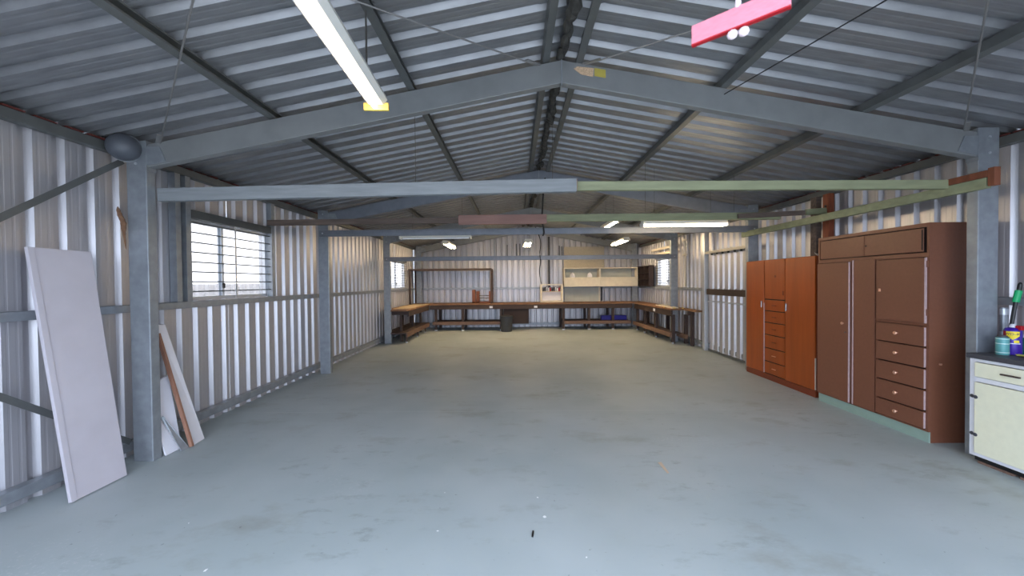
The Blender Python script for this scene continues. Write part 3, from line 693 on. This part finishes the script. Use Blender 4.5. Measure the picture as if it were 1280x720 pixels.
# ------------------------------------------------------------------ workbenches
def bench(lab, x0, x1, y0, y1, faces, legs, loc):
    t = thing('workbench', loc, lab, 'workbench', 'workbenches round the far end')
    return t
ZT = .84
t = thing('workbench', (.5, 11.9, 0), 'long dark timber workbench along the far gable wall', 'workbench')
for k in range(4): box('top_plank', 'benchtop', t, -2.68, 3.62, 11.47 + k * .213, 11.47 + k * .213 + .208, ZT - .035, ZT, .003)
box('apron', 'bench', t, -2.68, 3.62, 11.50, 11.54, .67, ZT - .036, .003)
for a, b in ((-2.6, .0 - .45), (1.5, 3.58)):
    for k in range(3): box('shelf_plank', 'bench', t, a, b, 11.50 + k * .24, 11.50 + k * .24 + .23, .24, .275, .003)
    box('shelf_beam', 'beam', t, a, b, 11.48, 11.499, .19, .28, .003)
for x in (-2.55, -1.7, -.5, 1.45, 2.25, 3.0):
    for y in (11.545, 12.24): box('leg', 'bench', t, x, x + .075, y, y + .075, 0, .669, .003)
    box('foot', 'alu', t, x - .005, x + .08, 11.54, 11.625, 0, .03)
for x in (-.77, .62): box('power_point', 'whiteboard', t, x - .05, x + .05, 11.488, 11.4995, .70, .765, .003)
t = thing('workbench', (-3.0, 10.6, 0), 'dark timber side bench below the left far window', 'workbench')
for a_, b_, y_ in ((-3.32, -3.11, 9.24), (-3.10, -2.90, 9.09), (-2.89, -2.69, 9.09)): box('top_plank', 'benchtop', t, a_, b_, y_, 12.30, ZT - .035, ZT, .003)
box('apron', 'bench', t, -2.74, -2.70, 9.30, 11.46, .66, ZT - .036, .003)
box('end_apron', 'bench', t, -3.3, -2.741, 9.32, 9.36, .70, ZT - .036, .003)
for a_, b_, y_ in ((-3.30, -3.11, 9.24), (-3.10, -2.91, 9.08), (-2.90, -2.722, 9.08)): box('shelf_plank', 'bench', t, a_, b_, y_, 11.48, .24, .275, .003)
box('shelf_beam', 'beam', t, -2.72, -2.69, 9.10, 11.46, .16, .275, .003)
for y in (9.45, 10.5, 11.35):
    for x in (-3.28, -2.98): box('leg', 'bench', t, x, x + .055, y, y + .075, 0, .69, .003)
    box('shelf_prop', 'bench', t, -2.775, -2.735, y - .21, y - .16, 0, .239); box('foot', 'alu', t, -2.78, -2.73, y - .215, y - .155, 0, .03)
t = thing('workbench', (3.9, 10.5, 0), 'dark timber side bench below the right far window', 'workbench')
for k in range(2): box('top_plank', 'benchtop', t, 3.64 + k * .235, 3.64 + k * .235 + .23, 8.72, 12.30, ZT - .035, ZT, .003)
box('top_plank', 'benchtop', t, 3.93, 4.105, 8.10, 8.715, ZT - .035, ZT, .003)
box('apron', 'bench', t, 3.67, 3.71, 8.76, 11.46, .66, ZT - .036, .003)
box('end_apron', 'bench', t, 3.95, 4.10, 8.50, 8.54, .70, ZT - .036, .003)
box('shelf_beam', 'beam', t, 3.62, 3.66, 8.68, 11.46, .17, .27, .003)
box('shelf_beam', 'beam', t, 3.96, 4.0, 8.62, 11.9, .14, .24, .003)
box('shelf_plank', 'bench', t, 3.665, 3.955, 8.9, 11.48, .225, .255, .003)
for y in (8.80, 9.85, 10.7, 11.35):
    for x in (3.715, 4.02): box('leg', 'bench', t, x, x + .07, y, y + .075, 0, .69, .003)
    box('foot', 'alu', t, 3.70, 3.74, y - .02, y + .03, 0, .04)
box('leg', 'bench', t, 4.0, 4.07, 8.45, 8.50, 0, .80, .003)
box('power_point', 'whiteboard', t, 3.656, 3.669, 9.75, 9.87, .70, .77, .003)

# things on and under the benches
for k, (a, b, w0, w1) in enumerate(((9.45, 10.05, -3.15, -2.72), (10.08, 10.75, -3.2, -2.76), (10.8, 11.42, -3.18, -2.70))):
    tag(box('plywood_sheet', 'ply', None, w0, w1, a, b, ZT + .001, ZT + .014), ['pale plywood sheet on left bench end nearest the steel column', 'middle of three pale plywood sheets on left bench', 'pale plywood sheet on left bench by the overhead shelf'][k], 'plywood', 'plywood on the left bench')
for k in range(3):
    o = MB().beam((3.72 + k * .07, 8.78 + k * .03, ZT + .014), (3.80 + k * .07, 10.0, ZT + .014), .045, .026).build('timber_moulding', 'creamwood', None, .003)
    tag(o, 'length of pale timber moulding lying on right bench', 'moulding', 'mouldings on the right bench')
for k, (x, y) in enumerate(((3.68, 9.2), (3.75, 8.76), (3.95, 8.76))):
    o = MB().lathe([(.012, 0), (.025, .006), (.025, .018), (.012, .024)], (x - .005, y - .01, ZT + .0005), 12).build('brass_fitting', 'yellowcap', None)
    tag(o, 'small brass fitting on right bench beside pale mouldings', 'fitting', 'brass fittings on the right bench')
t = thing('rubbish_bin', (-.29, 11.31, 0), 'dark grey plastic bin with brown lid before far workbench', 'bin')
MB().lathe([(.165, 0), (.17, .01), (.19, .44), (.185, .44), (.16, .02)], (-.29, 11.29, 0), 28).build('body', 'darkgrey', t)
MB().lathe([(.205, 0), (.21, .012), (.205, .03), (.10, .055), (.02, .058)], (-.29, 11.29, .44), 28).build('lid', 'darkgrey', t)
box('lid_handle', 'bench', t, -.36, -.20, 11.27, 11.31, .497, .525, .006)
for x in (-.50, -.11): box('side_grip', 'darkgrey', t, x, x + .03, 11.25, 11.33, .37, .41, .005)
tag(box('dark_board', 'browndark', None, -.38, .40, 11.56, 11.58, .20, .666), 'dark brown board standing under bench behind the bin', 'board')
t = thing('tool_case', (3.0, 11.8, .275), 'long royal blue tool case on low shelf under far bench', 'tool case')
box('case', 'blue', t, 2.72, 3.52, 11.75, 11.93, .277, .42, .01)
box('handle', 'black', t, 2.88, 2.95, 11.80, 11.88, .4205, .47, .006)
t = thing('overhead_shelf', (-2.0, 11.9, ZT), 'brown timber overhead shelf on posts at far bench corner', 'shelf')
box('shelf_board', 'bench', t, -3.33, -.74, 11.50, 12.26, 1.905, 1.935, .003)
box('front_rail', 'bench', t, -3.33, -.74, 11.47, 11.499, 1.875, 1.945, .003)
for x in (-3.33, -.79): box('post', 'bench', t, x, x + .05, 11.50, 11.55, ZT, 1.904, .003)
for x in (-3.33, -.79): box('post', 'bench', t, x, x + .05, 12.16, 12.21, ZT, 1.904, .003)
t = thing('small_rack', (-1.0, 11.9, ZT), 'small red-brown timber rack standing under overhead shelf', 'rack')
for x in (-1.40, -1.27, -.86): box('side_board', 'redtimber', t, x, x + .10, 11.86, 12.0, ZT, 1.27 - (.05 if x > -1.3 else 0), .003)
box('base_board', 'redtimber', t, -1.40, -.76, 11.86, 12.0, ZT + .0, ZT + .05, .003)
for z in (1.0, 1.08): MB().tube([(-1.17, 11.93, z), (-.86, 11.93, z)], .012, 8).build('rod', 'chrome', t)
t = thing('cream_shelf', (1.2, 12.1, ZT), 'small cream shelf with row of little bottles on far bench', 'shelf')
for a, b, c, e in ((.80, .86, ZT, 1.43), (1.48, 1.54, ZT, 1.43), (.86, 1.48, 1.39, 1.43), (.86, 1.48, 1.17, 1.20), (.86, 1.48, ZT, .89)):
    box('board', 'creamwood', t, a, b, 11.98, 12.16, c, e, .003)
box('back_panel', 'whiteboard', t, .86, 1.48, 12.14, 12.155, .89, 1.17)
for k in range(10):
    x = .90 + k * .058; m_, cn = [('darkgrey', 'dark grey'), ('whiteboard', 'white'), ('laminate', 'charcoal'), ('red', 'red'), ('alu', 'silver')][k * 7 % 5]
    h = .07 + .05 * ((k * 37) % 5) / 5
    t = thing('small_bottle', (x, 12.04, 1.2), 'small %s bottle on upper row of cream shelf' % cn, 'bottle', 'bottles on the cream shelf')
    MB().lathe([(.02, 0), (.022, .003), (.022, h), (.010, h + .015), (.010, h + .03)], (x, 12.04, 1.201), 12).build('body', m_, t)
    MB().lathe([(.012, 0), (.012, .016)], (x, 12.04, 1.231 + h), 10).build('cap', 'black', t)
t = thing('wall_cabinet', (2.8, 12.0, 1.33), 'long cream open wall cabinet hung on far gable wall', 'cabinet')
for a, b, c, e in ((1.57, 1.60, 1.335, 1.95), (3.91, 3.94, 1.335, 1.95), (1.60, 3.91, 1.335, 1.36), (1.60, 3.91, 1.92, 1.95), (2.70, 2.75, 1.64, 1.92), (1.60, 3.91, 1.62, 1.64)):
    box('panel', 'creamwood', t, a, b, 11.93, 12.30, c, e, .003)
box('back_panel', 'greypanel', t, 1.60, 3.91, 12.28, 12.30, 1.36, 1.92)
for a, b in ((1.605, 2.72), (2.725, 3.905)): box('door', 'creamwood', t, a, b, 11.915, 11.929, 1.345, 1.625, .003)
for k, x in enumerate((1.86, 2.42)):
    t = thing('white_bowl', (x, 12.08, 1.64), 'white upturned bowl in the cream wall cabinet', 'bowl', 'bowls in the cream wall cabinet')
    MB().lathe([(.085, 0)] + [(.085 * math.cos(q), .15 * math.sin(q)) for q in [i * math.pi / 16 for i in range(1, 8)]], (x, 12.08, 1.6405), 20).build('bowl', 'whiteboard', t)
    MB().lathe([(.03, 0), (.026, .012)], (x, 12.08, 1.788), 14).build('foot_ring', 'whiteboard', t)
tag(box('wallboard', 'chip', None, 1.62, 2.95, 12.325, 12.34, 1.97, 2.66), 'cream wallboard fixed above the cream wall cabinet', 'board')
t = thing('grey_backboard', (2.2, 12.3, ZT), 'pale grey-green boarded splashback below cream wall cabinet', 'panel')
for k in range(4): box('board', 'greypanel', t, 1.62 + k * .285, 1.62 + k * .285 + .282, 12.30, 12.32, ZT, 1.30, .002)
box('edge_batten', 'creamwood', t, 2.76, 2.81, 12.295, 12.325, ZT, 1.32, .002)
t = thing('pigeonhole_rack', (4.0, 11.6, 1.34), 'dark brown pigeonhole rack on wall above right bench', 'rack')
for y in (11.02, 11.42, 11.82, 12.22): box('upright', 'browndark', t, 3.96, 4.11, y, y + .025, 1.342, 1.97, .002)
for z in (1.342, 1.54, 1.74, 1.95): box('shelf', 'browndark', t, 3.962, 4.109, 11.045, 12.22, z, z + .018, .002)
box('back_panel', 'black', t, 4.095, 4.109, 11.045, 12.22, 1.36, 1.95)
for k, z in enumerate((2.26, 2.40)):
    o = MB().beam((4.085, 9.3, z), (4.085, 11.1, z), .04, .06).build('wall_rail', 'creamwood', None, .003)
    tag(o, ['lower cream timber rail above the right far window', 'upper cream timber rail above the right far window'][k], 'timber rail')
t = thing('conduit', (4.13, 9.0, 1.34), 'cream conduit pipe with saddle on right wall beside steel column', 'conduit')
MB().tube([(4.10, 8.98, 1.36), (4.10, 8.98, 2.61)], .02, 10).build('pipe', 'creamwood', t)
for z in (2.1, 2.45): box('saddle', 'creamwood', t, 4.075, 4.113, 8.90, 9.06, z, z + .05, .003)

# ------------------------------------------------------------------ pull handle hanging by a rope near the doorway
t = thing('pull_handle', (.508, .855, 2.10), 'pink painted wooden pull handle hanging on white rope', 'handle')
a, b = Vector((.437, .917, 2.097)), Vector((.584, .790, 2.097))
MB().beam(a, b, .010, .046).build('paddle', 'pink', t, .002)
MB().beam(a - Vector((0, 0, .0238)), b - Vector((0, 0, .0238)), .0105, .004).build('under_edge', 'red', t)
c = (a + b) / 2
mb = MB()
for dx, dy in ((-.010, .004), (.010, -.006)):
    mb.lathe([(.003, -.010), (.009, -.006), (.011, 0), (.009, .006), (.003, .010)], c + Vector((dx, dy, -.036)), 12)
mb.build('knot', 'rope', t)
MB().tube([c + Vector((0, 0, .02)), c + Vector((.002, 0, .05)), (.53, c.y, 2.6), (.56, c.y, roofz(.56) - .078)], .006, 10).build('rope', 'rope', t)

# litter on the floor
for x_, y_, r, lab in ((.173, 2.339, .011, 'largest white paint flake on floor near the tiny black screw'), (.139, 2.55, .007, 'white paint flake lying on blue-grey floor'), (-.485, 2.206, .006, 'white paint flake lying on blue-grey floor'),
                       (-1.645, 1.905, .008, 'white paint flake lying on blue-grey floor'), (.371, 1.989, .006, 'white paint flake lying on blue-grey floor'), (-2.076, 2.288, .004, 'white paint flake lying on blue-grey floor'), (-.52, 2.613, .004, 'white paint flake lying on blue-grey floor')):
    nm, m_ = 'paint_flake', 'chip_w'
    pts = [(x_ + r * random.uniform(.5, 1.4) * math.cos(q), y_ + r * random.uniform(.5, 1.4) * math.sin(q), .0005) for q in [k * math.pi / 3 for k in range(6)]]
    tag(MB().prism(pts, (0, 0, .0015)).build(nm, m_, None), lab, 'paint flake', 'paint flakes on the floor')
tag(MB().prism([(1.16, 3.035, .0005), (1.19, 3.04, .0005), (1.183, 2.87, .0005), (1.168, 2.865, .0005)], (0, 0, .004)).build('wood_chip', 'chip_b', None), 'tan splinter of wood lying on blue-grey floor', 'wood chip')
tag(MB().beam((.085, 2.15, .004), (.092, 2.20, .004), .010, .007).build('black_screw', 'black', None), 'tiny black screw lying on blue-grey floor', 'screw')
